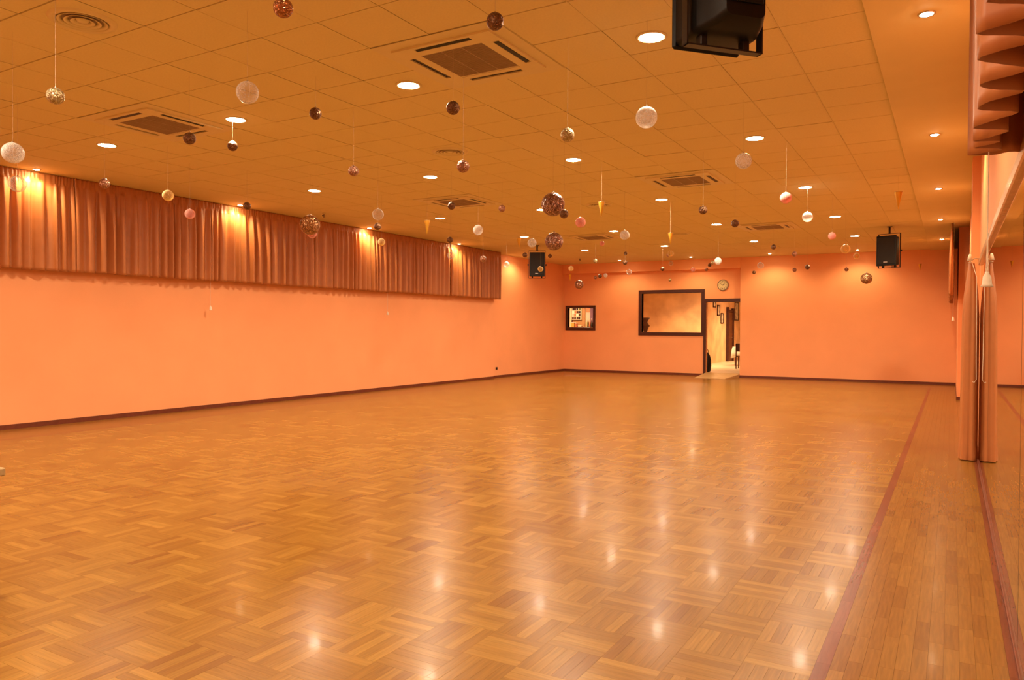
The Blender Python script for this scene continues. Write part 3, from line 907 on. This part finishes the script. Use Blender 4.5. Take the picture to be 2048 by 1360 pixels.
# ------------------------------------------------------------------ table at the left picture edge
tb = thing('table', 'corner of a tan-topped table at the left picture edge', 'table', (-4.53, 2.20, 0))
def tt(x0, x1, y0, y1): return x0, x1, y0, y1
build('tabletop', MB().bbox(-1.2, 0.0, -.8, 0.0, .695, .74, .006), M['tabletop'], tb)
build('apron', MB().prism([(-1.16, -.76), (-.06, -.76), (-.03, -.10), (-.10, -.03), (-1.16, -.03)], 'z', .63, .695), M['tablewood'], tb)
for lx in (-1.10, -.16):
    for ly in (-.70, -.14):
        build('leg', MB().tube([(lx, ly, .64), (lx, ly, .02), (lx, ly, 0.0)], [.028, .02, .018], 12), M['tablewood'], tb)

# ------------------------------------------------------------------ things behind the back wall
def picture(y0, y1, z0, z1, label, seed):
    t = thing('framed_picture', label, 'picture', (-8.7, (y0 + y1) / 2, (z0 + z1) / 2), 0, 'framed pictures in the back room')
    hy, hz_ = (y1 - y0) / 2, (z1 - z0) / 2
    build('frame', MB().box(0, .03, -hy, hy, hz_ - .04, hz_).box(0, .03, -hy, hy, -hz_, -hz_ + .04).box(0, .03, -hy, -hy + .05, -hz_, hz_).box(0, .03, hy - .05, hy, -hz_, hz_), M['frame'], t)
    build('print', MB().box(0, .012, -hy + .05, hy - .05, -hz_ + .04, hz_ - .04), plain('print_%d' % seed, (.62, .50, .36), .6, var=.45, scale=9), t)
picture(31.7, 32.12, 1.527 + .93, 1.527 + 1.45, 'narrow framed picture seen through the doorway, highest of three', 1)
picture(32.34, 32.76, 1.527 + .60, 1.527 + 1.05, 'narrow framed picture seen through the doorway, middle of three', 2)
picture(32.92, 33.35, 1.527 + .26, 1.527 + .72, 'narrow framed picture seen through the doorway, lowest of three', 3)
picture(35.35, 36.05, 1.527 + .42, 1.527 + 1.27, 'tall framed picture at the right of the view through the doorway', 4)
dr = thing('inner_door', 'dark brown wooden door seen through the open doorway', 'door', (-8.685, 34.3, FR))
build('door_leaf', MB().bbox(0, .05, -.32, .46, 0, 2.2, .004), M['doorwood'], dr)
build('door_post', MB().bbox(0, .10, -.44, -.32, 0, 2.42, .004), M['frame'], dr)
build('door_post', MB().bbox(0, .10, .46, .58, 0, 2.38, .004), M['frame'], dr)
build('door_head', MB().bbox(0, .08, -.32, .46, 2.2, 2.30, .004), M['frame'], dr)
build('door_handle', MB().tube([(.05, .38, 1.05), (.10, .38, 1.05), (.10, .28, 1.05)], .01, 8), M['chrome'], dr)
# dining table with white cloth
dt = thing('dining_table', 'dining table under a white cloth behind the doorway', 'table', (-6.95, 30.4, FR))
build('tabletop', MB().bbox(-.45, .45, -.45, .45, .71, .74, .004), M['doorwood'], dt)
for lx in (-.38, .38):
    for ly in (-.38, .38): build('leg', MB().bbox(lx - .025, lx + .025, ly - .025, ly + .025, 0, .71, .004), M['doorwood'], dt)
tc = MB(); n = 64; tc_rows = ((.0, .744), (.9, .7442), (1.0, .743), (1.03, .70), (1.08, .56), (1.12, .40))
for k in range(n):
    a = 2 * math.pi * k / n
    q = .47 / max(abs(math.cos(a)), abs(math.sin(a)))
    for j, (f, z) in enumerate(tc_rows):
        w = 1 + (.04 * math.sin(a * 12) if j > 3 else 0)
        tc.v.append((q * f * w * math.cos(a), q * f * w * math.sin(a), z - (.10 * abs(math.sin(2 * a)) ** 6 if j == 5 else 0)))
m_ = len(tc_rows)
for k in range(n):
    k2 = (k + 1) % n
    for j in range(m_ - 1): tc.f.append((k * m_ + j, k2 * m_ + j, k2 * m_ + j + 1, k * m_ + j + 1))
me = bpy.data.meshes.new('tablecloth'); me.from_pydata(tc.v, [], tc.f); me.update(); me.materials.append(M['cloth'])
me.polygons.foreach_set('use_smooth', [True] * len(me.polygons))
o = link('tablecloth', me, None, (-6.95, 30.4, FR)); o.modifiers.new('thick', 'SOLIDIFY').thickness = .003
tag(o, 'white cloth draped over the table behind the doorway', 'tablecloth')
def chair(loc, rz, label):
    t = thing('dining_chair', label, 'chair', loc, rz)
    build('seat', MB().bbox(-.21, .21, -.2, .2, .43, .47, .01), M['doorwood'], t)
    build('backrest', MB().bbox(-.20, .20, .17, .20, .62, .92, .008), M['frame'], t)
    for lx in (-.19, .19):
        build('leg', MB().bbox(lx - .018, lx + .018, -.195, -.16, 0, .43, .003), M['doorwood'], t)
        build('leg', MB().bbox(lx - .018, lx + .018, .165, .20, 0, .90, .003), M['doorwood'], t)
chair((-6.52, 27.75, FR), math.pi, 'dark wooden dining chair just inside the doorway, mostly hidden')
# dark coat-like bag leaning by the left jamb
bg = thing('black_bag', 'black bag leaning inside the doorway by the left jamb', 'bag', (-7.05, 24.98, FR))
mb = MB(); rows_ = [(0, .09), (.03, .13), (.2, .155), (.4, .15), (.55, .11), (.64, .05), (.66, .002)]
mb.lathe([(r_, z) for z, r_ in rows_], 20); mb.f.append(tuple(k * len(rows_) for k in range(20)))
build('bag_body', mb, M['black'], bg, True)
build('bag_strap', MB().tube([(-.05, 0, .60), (-.06, -.04, .72), (0, -.05, .78), (.06, -.04, .72), (.05, 0, .60)], .012, 8), M['black'], bg)
# carved wooden vase on the window ledge
va = thing('carved_vase', 'brown carved wooden vase standing behind the big window', 'vase', (-9.33, 25.35, 1.30))
build('vase_body', MB().lathe([(.0001, 0), (.10, 0), (.11, .03), (.07, .10), (.06, .16), (.10, .24), (.13, .34), (.12, .40), (.07, .46), (.09, .52), (.15, .60), (.15, .63), (.10, .62), (.0001, .60)], 14), M['doorwood'], va, True)
for k in range(5):
    a = k * 1.2566
    build('carved_knob', MB().lathe([(.0001, .03), (.022, .02), (.03, 0), (.022, -.02), (.0001, -.03)], 10, 'z', (.13 * math.cos(a), .13 * math.sin(a), .34)), M['doorwood'], va, True)
o = thing('ledge_cabinet', 'low brown cabinet under the big window, carrying the carved vase', 'cabinet', (-9.4, 25.35, FR))
build('body', MB().bbox(-.5, .5, -.3, .3, 0, 1.16, .006), M['doorwood'], o)
build('cabinet_top', MB().bbox(-.53, .53, -.33, .33, 1.16, 1.19, .004), M['frame'], o)
for s_ in (-1, 1): build('door', MB().bbox(s_ * .25 - .22, s_ * .25 + .22, -.32, -.30, .06, 1.10, .004), M['doorwood'], o)

# bar corner behind the small window
cr = plain('cream_panel', (.82, .68, .46), .6); ye = plain('yellow_card', (.72, .42, .08), .5); rd = plain('rust_card', (.55, .18, .08), .5)
gn = plain('olive_bottle', (.12, .13, .05), .2); pk = plain('pink_paper', (.80, .48, .38), .6); vi = plain('violet_cloth', (.17, .07, .10), .6); br_ = plain('tan_wood', (.42, .22, .09), .5)
bc = thing('bar_counter', 'brown bar counter behind the small window', 'counter', (-12.4, 26.4, FR))
build('counter_body', MB().bbox(-.8, .55, -.25, .25, 0, 1.42, .005), br_, bc)
build('counter_top', MB().bbox(-.82, .60, -.30, .30, 1.42, 1.48, .006), M['frame'], bc)
o = thing('notice_board', 'board of photographs on the wall behind the small window', 'notice board', (-12.89, 27.24, 2.13))
build('board', MB().box(-.21, .21, -.03, 0, -.25, .26), cr, o)
rr_ = random.Random(3)
for k in range(16):
    x = -.19 + .095 * (k % 4) + rr_.uniform(-.012, .012); z = -.23 + .12 * (k // 4)
    build('photo', MB().box(x, x + .08, -.036, -.03, z, z + .10), rr_.choice((M['dark'], rd, gn, pk, M['frame'], M['cloth'])), o)
o = thing('cream_door', 'cream door edge at the left of the small window', 'door', (-13.19, 27.288, FR))
build('leaf', MB().bbox(-.2, .06, -.03, 0, 0, 2.4, .003), cr, o)
build('door_stop', MB().bbox(.06, .08, -.04, 0, 0, 2.4, .003), M['frame'], o)
o = thing('wood_panelling', 'brown wood panelling on the wall behind the small window', 'panelling', (-12.8, 27.285, 0.11))
build('panel', MB().bbox(-.28, .12, -.02, 0, .9, 1.76, .004), br_, o)
build('post', MB().bbox(.12, .26, -.04, 0, 0, 2.4, .004), br_, o)
o = thing('banner', 'red and pink hanging banner at the right of the small window', 'banner', (-12.41, 27.3, 2.08))
build('banner_cloth', MB().box(-.11, .11, -.01, 0, -.28, .10), pk, o); build('banner_head', MB().box(-.11, .11, -.014, 0, .10, .26), rd, o)
build('banner_emblem', MB().lathe([(.0001, -.02), (.05, -.02), (.05, -.012)], 16, 'y', (0, 0, .18)), M['gold'], o)
o = thing('violet_drape', 'violet drape beside the banner behind the small window', 'drape', (-12.17, 27.28, FR))
mb = MB()
for k in range(25):
    mb.v += [(-.15 + .3 * k / 24, -.05 + .02 * math.sin(k * 1.4), 0.02), (-.15 + .3 * k / 24, -.05 + .02 * math.sin(k * 1.4), 2.5)]
for k in range(24): mb.f.append((2 * k, 2 * k + 2, 2 * k + 3, 2 * k + 1))
o2 = build('drape_cloth', mb, vi, o, True); o2.modifiers.new('thick', 'SOLIDIFY').thickness = .004
build('drape_rod', MB().tube([(-.18, -.05, 2.5), (.18, -.05, 2.5)], .012, 8), M['chrome'], o)
def bottle(x, y, z, mat, label, s=1.0):
    t = thing('bottle', label, 'bottle', (x, y, z), 0, 'bottles on the bar counter')
    build('glass_body', MB().lathe([(.0001, 0), (.036 * s, 0), (.038 * s, .02 * s), (.038 * s, .17 * s), (.014 * s, .23 * s), (.013 * s, .29 * s), (.0001, .29 * s)], 14), mat, t, True)
    build('bottle_cap', MB().lathe([(.015 * s, .27 * s), (.016 * s, .31 * s), (.0001, .312 * s)], 12), M['gold'], t, True)
ctz = FR + 1.48
for k, (x, mt, lb) in enumerate(((-12.0, gn, 'olive'), (-11.92, rd, 'rust red'), (-11.84, M['dark'], 'black'), (-11.76, M['frame'], 'dark brown'))):
    bottle(x, 26.35, ctz, mt, '%s bottle on the bar counter behind the small window' % lb)
for nm, x, w, h_, mt, lb, ct in (('carton', -12.6, .13, .18, ye, 'yellow carton standing on the bar counter', 'box'),
                                 ('paper_stack', -12.3, .14, .05, M['cloth'], 'white paper stack on the bar counter', 'paper'),
                                 ('canister', -12.46, .06, .16, rd, 'rust red canister on the bar counter', 'canister')):
    o = thing(nm, lb + ' behind the small window', ct, (x, 26.3, ctz))
    build('box_body', MB().bbox(-w / 2, w / 2, -.06, .06, 0, h_, .006), mt, o)
    build('lid', MB().bbox(-w / 2 - .003, w / 2 + .003, -.063, .063, h_ - .02, h_ + .004, .003), M['cloth'] if mt is not M['cloth'] else cr, o)

# unseen back room lamps, added to brighten the stucco and the bar
BL = down_light_data(); BL.name = 'back_room_fill'; BL.energy = 110; BL.color = (1.0, 0.62, 0.30)
BL2 = BL.copy(); BL2.energy = 60
place_down(-8.6, 28.6, 'round added light inside the back room, unseen above the big window', 'added back room lights', 3.2, BL)
place_down(-6.6, 33.0, 'round added light inside the back room, unseen deeper behind the doorway', 'added back room lights', 3.2, BL)
place_down(-12.5, 25.9, 'round added light over the bar, unseen behind the small window', 'added back room lights', 3.2, BL2)

# ------------------------------------------------------------------ hanging ornaments
ORNAMENTS = [
    (-5.183, 2.834, 3.061, 0.11, 'gold', 'pale gold glitter ball hanging below the round air vent at the upper left'),
    (-4.448, 3.795, 3.233, 0.16, 'clear', 'large clear ball hanging just above the second downlight from the left'),
    (-6.06, 4.511, 3.253, 0.11, 'brown', 'brown glitter ball in front of the left ceiling air conditioner'),
    (-6.863, 5.651, 3.518, 0.11, 'brown', 'dark brown ball hanging straight under the second downlight of the nearest row'),
    (-6.349, 3.146, 2.877, 0.16, 'frost', 'frosted clear ball at the left picture edge above the curtain spotlight'),
    (-8.092, 4.051, 2.946, 0.16, 'clear', 'clear ball in front of the curtain below the leftmost spotlight'),
    (-8.074, 4.938, 3.099, 0.11, 'copper', 'copper ball at the curtain top under the leftmost downlight'),
    (-8.642, 6.118, 3.197, 0.14, 'goldclear', 'golden see-through ball at the top edge of the second curtain panel'),
    (-3.283, 3.05, 3.328, 0.11, 'amber', 'amber glitter ball cut by the top picture edge left of centre'),
    (-5.065, 5.095, 3.488, 0.11, 'brown', 'brown ball with one bright rim between the two nearest air conditioners'),
    (-3.535, 5.094, 3.321, 0.11, 'brown', 'brown glitter ball just below the large nearest air conditioner'),
    (-5.438, 6.017, 3.168, 0.11, 'copper', "pinkish glitter ball left of the second row's second downlight"),
    (-3.735, 5.54, 2.95, 0.11, 'copper', 'copper pink glitter ball under the middle round air vent'),
    (-2.505, 4.068, 3.456, 0.11, 'brown', 'brown glitter ball overlapping the far corner of the nearest air conditioner'),
    (-1.984, 5.376, 3.102, 0.16, 'frost', 'frosted white ball on a bright cord under the brightest downlight'),
    (-2.629, 5.362, 3.049, 0.11, 'gold', "pale gold ball above the second row's third downlight"),
    (-1.822, 7.708, 3.213, 0.16, 'sparkle', 'clear sparkling ball right of the right-hand middle air conditioner'),
    (-9.237, 6.882, 3.106, 0.14, 'pinkclear', 'pinkish see-through ball in front of the curtain left of the second spotlight'),
    (-8.956, 7.632, 3.303, 0.11, 'brown', 'small brown ball right beside the second curtain spotlight'),
    (-8.34, 8.278, 3.063, 0.3, 'bigcopper', 'big copper glitter ball in front of the left wall curtain'),
    (-8.75, 8.729, 3.01, 0.15, 'pinkclear', 'pink shiny ball peeping out under the big ball at the curtain'),
    (-6.92, 8.156, 3.103, 0.16, 'clear', 'clear ball above the third curtain spotlight'),
    (-7.82, 9.206, 3.118, 0.11, 'brown', 'small brown ball touching the glow of the third curtain spotlight'),
    (-8.562, 10.187, 3.014, 0.13, 'goldclear', 'golden see-through ball in front of the curtain below the third spotlight'),
    (-6.365, 9.142, 3.318, 0.11, 'brown', 'small brown ball below the left middle air conditioner'),
    (-6.572, 10.183, 3.099, 0.16, 'clear', 'clear ball hanging above the fourth curtain spotlight to its right'),
    (-7.972, 11.407, 3.143, 0.11, 'brown', 'small brown ball beside the fourth curtain spotlight'),
    (-8.097, 11.621, 2.883, 0.14, 'clear', 'clear ball in front of the last curtain panel'),
    (-6.872, 10.808, 2.7, 0.11, 'copper', 'copper ball in front of the right end of the long curtain'),
    (-6.133, 10.194, 3.411, 0.11, 'copper', 'lone copper ball between the left middle air conditioner and the big upper glitter ball'),
    (-4.42, 8.61, 3.112, 0.3, 'bigbrown', 'biggest brown glitter ball at the centre of the ceiling'),
    (-4.115, 8.31, 2.929, 0.11, 'brown', 'brown ball half hidden behind the biggest glitter ball'),
    (-3.99, 8.519, 2.843, 0.13, 'pink', 'shiny pink ball right of the biggest glitter ball'),
    (-5.749, 11.243, 2.98, 0.3, 'bigbrown', 'big glitter ball hanging right above the left far loudspeaker'),
    (-6.47, 11.795, 3.048, 0.16, 'frost', "frosted ball just above the left far loudspeaker's bracket"),
    (-4.785, 11.96, 3.11, 0.16, 'frost', 'frosted ball beside the third downlight of the fourth row'),
    (-6.676, 15.371, 3.406, 0.11, 'pink', 'small pink ball under the left farthest air conditioner'),
    (-9.643, 16.26, 3.125, 0.15, 'clear', "clear ball just right of the long curtain's end"),
    (-8.137, 14.516, 3.144, 0.11, 'brown', "small brown ball touching the left far loudspeaker's side"),
    (-9.576, 18.491, 3.524, 0.11, 'brown', 'tiny brown ball right of the left far loudspeaker'),
    (-7.55, 16.995, 3.186, 0.11, 'gold', 'small gold ball over the left part of the ceiling beam'),
    (-8.578, 17.754, 3.093, 0.13, 'goldclear', 'small see-through ball high in the far left corner'),
    (-8.968, 19.075, 2.757, 0.25, 'copper', 'copper ball hanging above the small dark-framed window'),
    (-9.701, 21.845, 3.141, 0.11, 'copper', 'leftmost of three tiny balls in line above the small window'),
    (-8.382, 19.177, 2.981, 0.11, 'brown', 'middle of three tiny balls in line right above the small window'),
    (-8.251, 19.253, 2.996, 0.11, 'frost', 'white rightmost of three tiny balls in line above the small window'),
    (-7.63, 19.418, 3.082, 0.15, 'clear', 'small clear ball on the beam left of the big window'),
    (-6.926, 17.357, 3.153, 0.11, 'brown', 'tiny brown ball beside the leftmost far wall spotlight'),
    (-7.682, 19.283, 3.577, 0.095, 'brown', 'tiny brown ball above the leftmost far wall spotlight'),
    (-8.421, 15.777, 2.935, 0.13, 'goldclear', "see-through golden ball in front of the left far loudspeaker's grille"),
    (-2.803, 9.705, 3.072, 0.11, 'brown', 'brown ball halfway between the cord-hung brown cone and the nearer pink ball'),
    (-2.769, 11.233, 3.083, 0.11, 'brown', "brown ball right of the fourth row's third downlight"),
    (-1.766, 9.64, 3.132, 0.14, 'pink', "shiny pink ball left of the third row's rightmost downlight"),
    (-6.104, 18.327, 3.421, 0.15, 'goldclear', 'golden see-through ball below the hanging cone near the far wall'),
    (-7.037, 20.909, 3.648, 0.1, 'copper', 'tiny copper ball clinging beside the golden one below the cone'),
    (-7.579, 22.811, 3.572, 0.14, 'clear', 'small clear ball on the beam above the big window'),
    (-6.899, 20.044, 3.183, 0.11, 'brown', "tiny brown ball above the big window's left half"),
    (-6.486, 21.5, 3.256, 0.13, 'pinkclear', "small pinkish clear ball above the big window's right end"),
    (-6.69, 23.604, 3.41, 0.11, 'copper', "tiny copper ball above the doorway's left jamb"),
    (-6.61, 23.653, 3.552, 0.11, 'brown', 'tiny brown ball just left of the pale ball over the clock'),
    (-5.713, 20.739, 3.368, 0.11, 'gold', 'tiny gold ball touching the pale ball over the clock'),
    (-4.64, 17.301, 3.092, 0.16, 'frost', 'pale frosted ball on a long cord above the wall clock'),
    (-7.979, 23.93, 3.136, 0.098, 'gold', "tiny gold ball just over the big window's frame"),
    (-3.415, 17.27, 3.348, 0.11, 'brown', 'small brown ball just above the third far wall spotlight'),
    (-3.014, 17.501, 3.196, 0.11, 'copper', 'upper of two copper balls right of the third far wall spotlight'),
    (-3.762, 21.872, 3.174, 0.11, 'copper', 'lower of two copper balls right of the third far wall spotlight'),
    (-4.092, 19.157, 3.107, 0.16, 'clear', 'clear ball left below the third far wall spotlight'),
    (-5.291, 23.867, 3.288, 0.108, 'brown', 'tiny brown ball right of the wall corner by the clock'),
    (-2.02, 12.839, 3.334, 0.16, 'sparkle', "clear sparkling ball left of the fourth row's rightmost downlight"),
    (-1.817, 14.119, 3.158, 0.13, 'pink', "pink see-through ball left of the farthest row's rightmost downlight"),
    (-1.757, 15.512, 3.06, 0.17, 'goldclear', 'golden shiny ball left of the rightmost far wall spotlight'),
    (-1.946, 19.29, 3.258, 0.14, 'goldclear', 'clear golden ball in the glow of the rightmost far wall spotlight'),
    (-3.015, 19.246, 3.038, 0.12, 'brown', 'brown ball alone on the orange wall right of two copper balls'),
    (-2.527, 22.592, 3.195, 0.11, 'copper', 'tiny copper ball below the golden shiny ball at the far wall'),
    (-1.896, 21.165, 2.844, 0.28, 'bigcopper', 'gold copper glitter ball hanging lowest on the far right wall'),
    (-1.423, 23.236, 3.284, 0.11, 'copper', 'tiny copper ball just below the right far loudspeaker'),
    (-7.582, 10.181, 3.319, 0.1, 'cone', "shiny gold paper cone hanging before the long curtain's upper edge"),
    (-4.215, 9.677, 3.284, 0.09, 'cone', 'bright gold cone hanging under the third round air vent'),
    (-8.339, 14.599, 3.538, 0.1, 'cone', 'gold cone hanging left of the left far loudspeaker'),
    (-11.024, 22.742, 3.335, 0.1, 'cone', 'small dim cone in the far left corner above the small window'),
    (-4.399, 13.199, 3.259, 0.09, 'cone', 'brown cone hanging from a bright cord right of the third row downlight'),
    (-0.703, 12.445, 3.557, 0.11, 'cone', 'orange brown cone hanging at the right edge of the tiled ceiling'),
    (-0.798, 24.085, 3.393, 0.084, 'cone', 'small cone hanging before the far right wall end'),
]

sph = {}
def unit_ball(mat):
    if mat.name not in sph:
        n, m_ = 32, 16
        mb = MB(); mb.v.append((0, 0, 1))
        for j in range(1, m_):
            t = math.pi * j / m_
            for k in range(n): mb.v.append((math.sin(t) * math.cos(2 * math.pi * k / n), math.sin(t) * math.sin(2 * math.pi * k / n), math.cos(t)))
        mb.v.append((0, 0, -1)); last = len(mb.v) - 1
        for k in range(n):
            k2 = (k + 1) % n
            mb.f.append((0, 1 + k, 1 + k2))
            for j in range(m_ - 2): mb.f.append((1 + j * n + k, 1 + (j + 1) * n + k, 1 + (j + 1) * n + k2, 1 + j * n + k2))
            mb.f.append((last, 1 + (m_ - 2) * n + k2, 1 + (m_ - 2) * n + k))
        sph[mat.name] = mb.mesh('ball', mat, True)
    return sph[mat.name]
cap_me = MB().lathe([(.0001, .16), (.10, .15), (.13, .06), (.15, -.04), (.0001, -.04)], 14).mesh('cap', M['chrome'], True)
seam_me = MB().lathe([(1.0, -.012), (1.012, 0), (1.0, .012)], 32, 'x').mesh('seam_ring', M['cord'], True)
str_me = MB().lathe([(1, 0), (1, 1)], 5).mesh('string', M['thread'])
cone_me = MB().lathe([(.0001, -4.6), (.06, -4.5), (1.0, -.06), (1.0, 0.0), (.94, 0.0), (.9, -.02), (.0001, -.03)], 28).mesh('cone_body', M['cone'], True)
cone_rim = MB().lathe([(1.0, -.08), (1.04, -.06), (1.04, .02), (.97, .03)], 28).mesh('cone_rim', M['gold'], True)
for (x, y, z, D, ty, lab) in ORNAMENTS:
    top = H
    for ax, ay in AC_POS:
        if abs(x - ax) < .6 and abs(y - ay) < .6: top = H - .0235 if abs(x - ax) < .475 and abs(y - ay) < .475 else H - .006
    for lx in (-2.067, -4.467, -6.867, -9.267):
        for ly in (5.7, 9.3, 12.9, 16.5, 20.1):
            if math.hypot(x - lx, y - ly) < .13: top = H - .0125
    if ty == 'cone':
        t = thing('hanging_cone', lab, 'ornament', (x, y, z), 0, 'hanging ceiling ornaments')
        r_ = D / 2
        link('cone_body', cone_me, t, (0, 0, 0), None, (r_,) * 3); link('cone_rim', cone_rim, t, (0, 0, 0), None, (r_,) * 3)
        link('string', str_me, t, (0, 0, -.03 * r_), None, (.0008, .0008, top - z + .03 * r_))
    else:
        t = thing('hanging_ball', lab, 'ornament', (x, y, z), 0, 'hanging ceiling ornaments')
        r_ = D / 2
        link('ball', unit_ball(BALL[ty]), t, (0, 0, 0), (random.uniform(0, .4), random.uniform(0, .4), random.uniform(0, 6)), (r_,) * 3)
        link('cap', cap_me, t, (0, 0, r_), None, (r_ * .8,) * 3)
        if 'clear' in ty or ty in ('frost', 'sparkle', 'pink'):
            link('seam_ring', seam_me, t, (0, 0, 0), (0, 0, random.uniform(0, 6)), (r_,) * 3)
        link('string', str_me, t, (0, 0, r_ * 1.1), None, (.0008, .0008, top - z - r_ * 1.1))
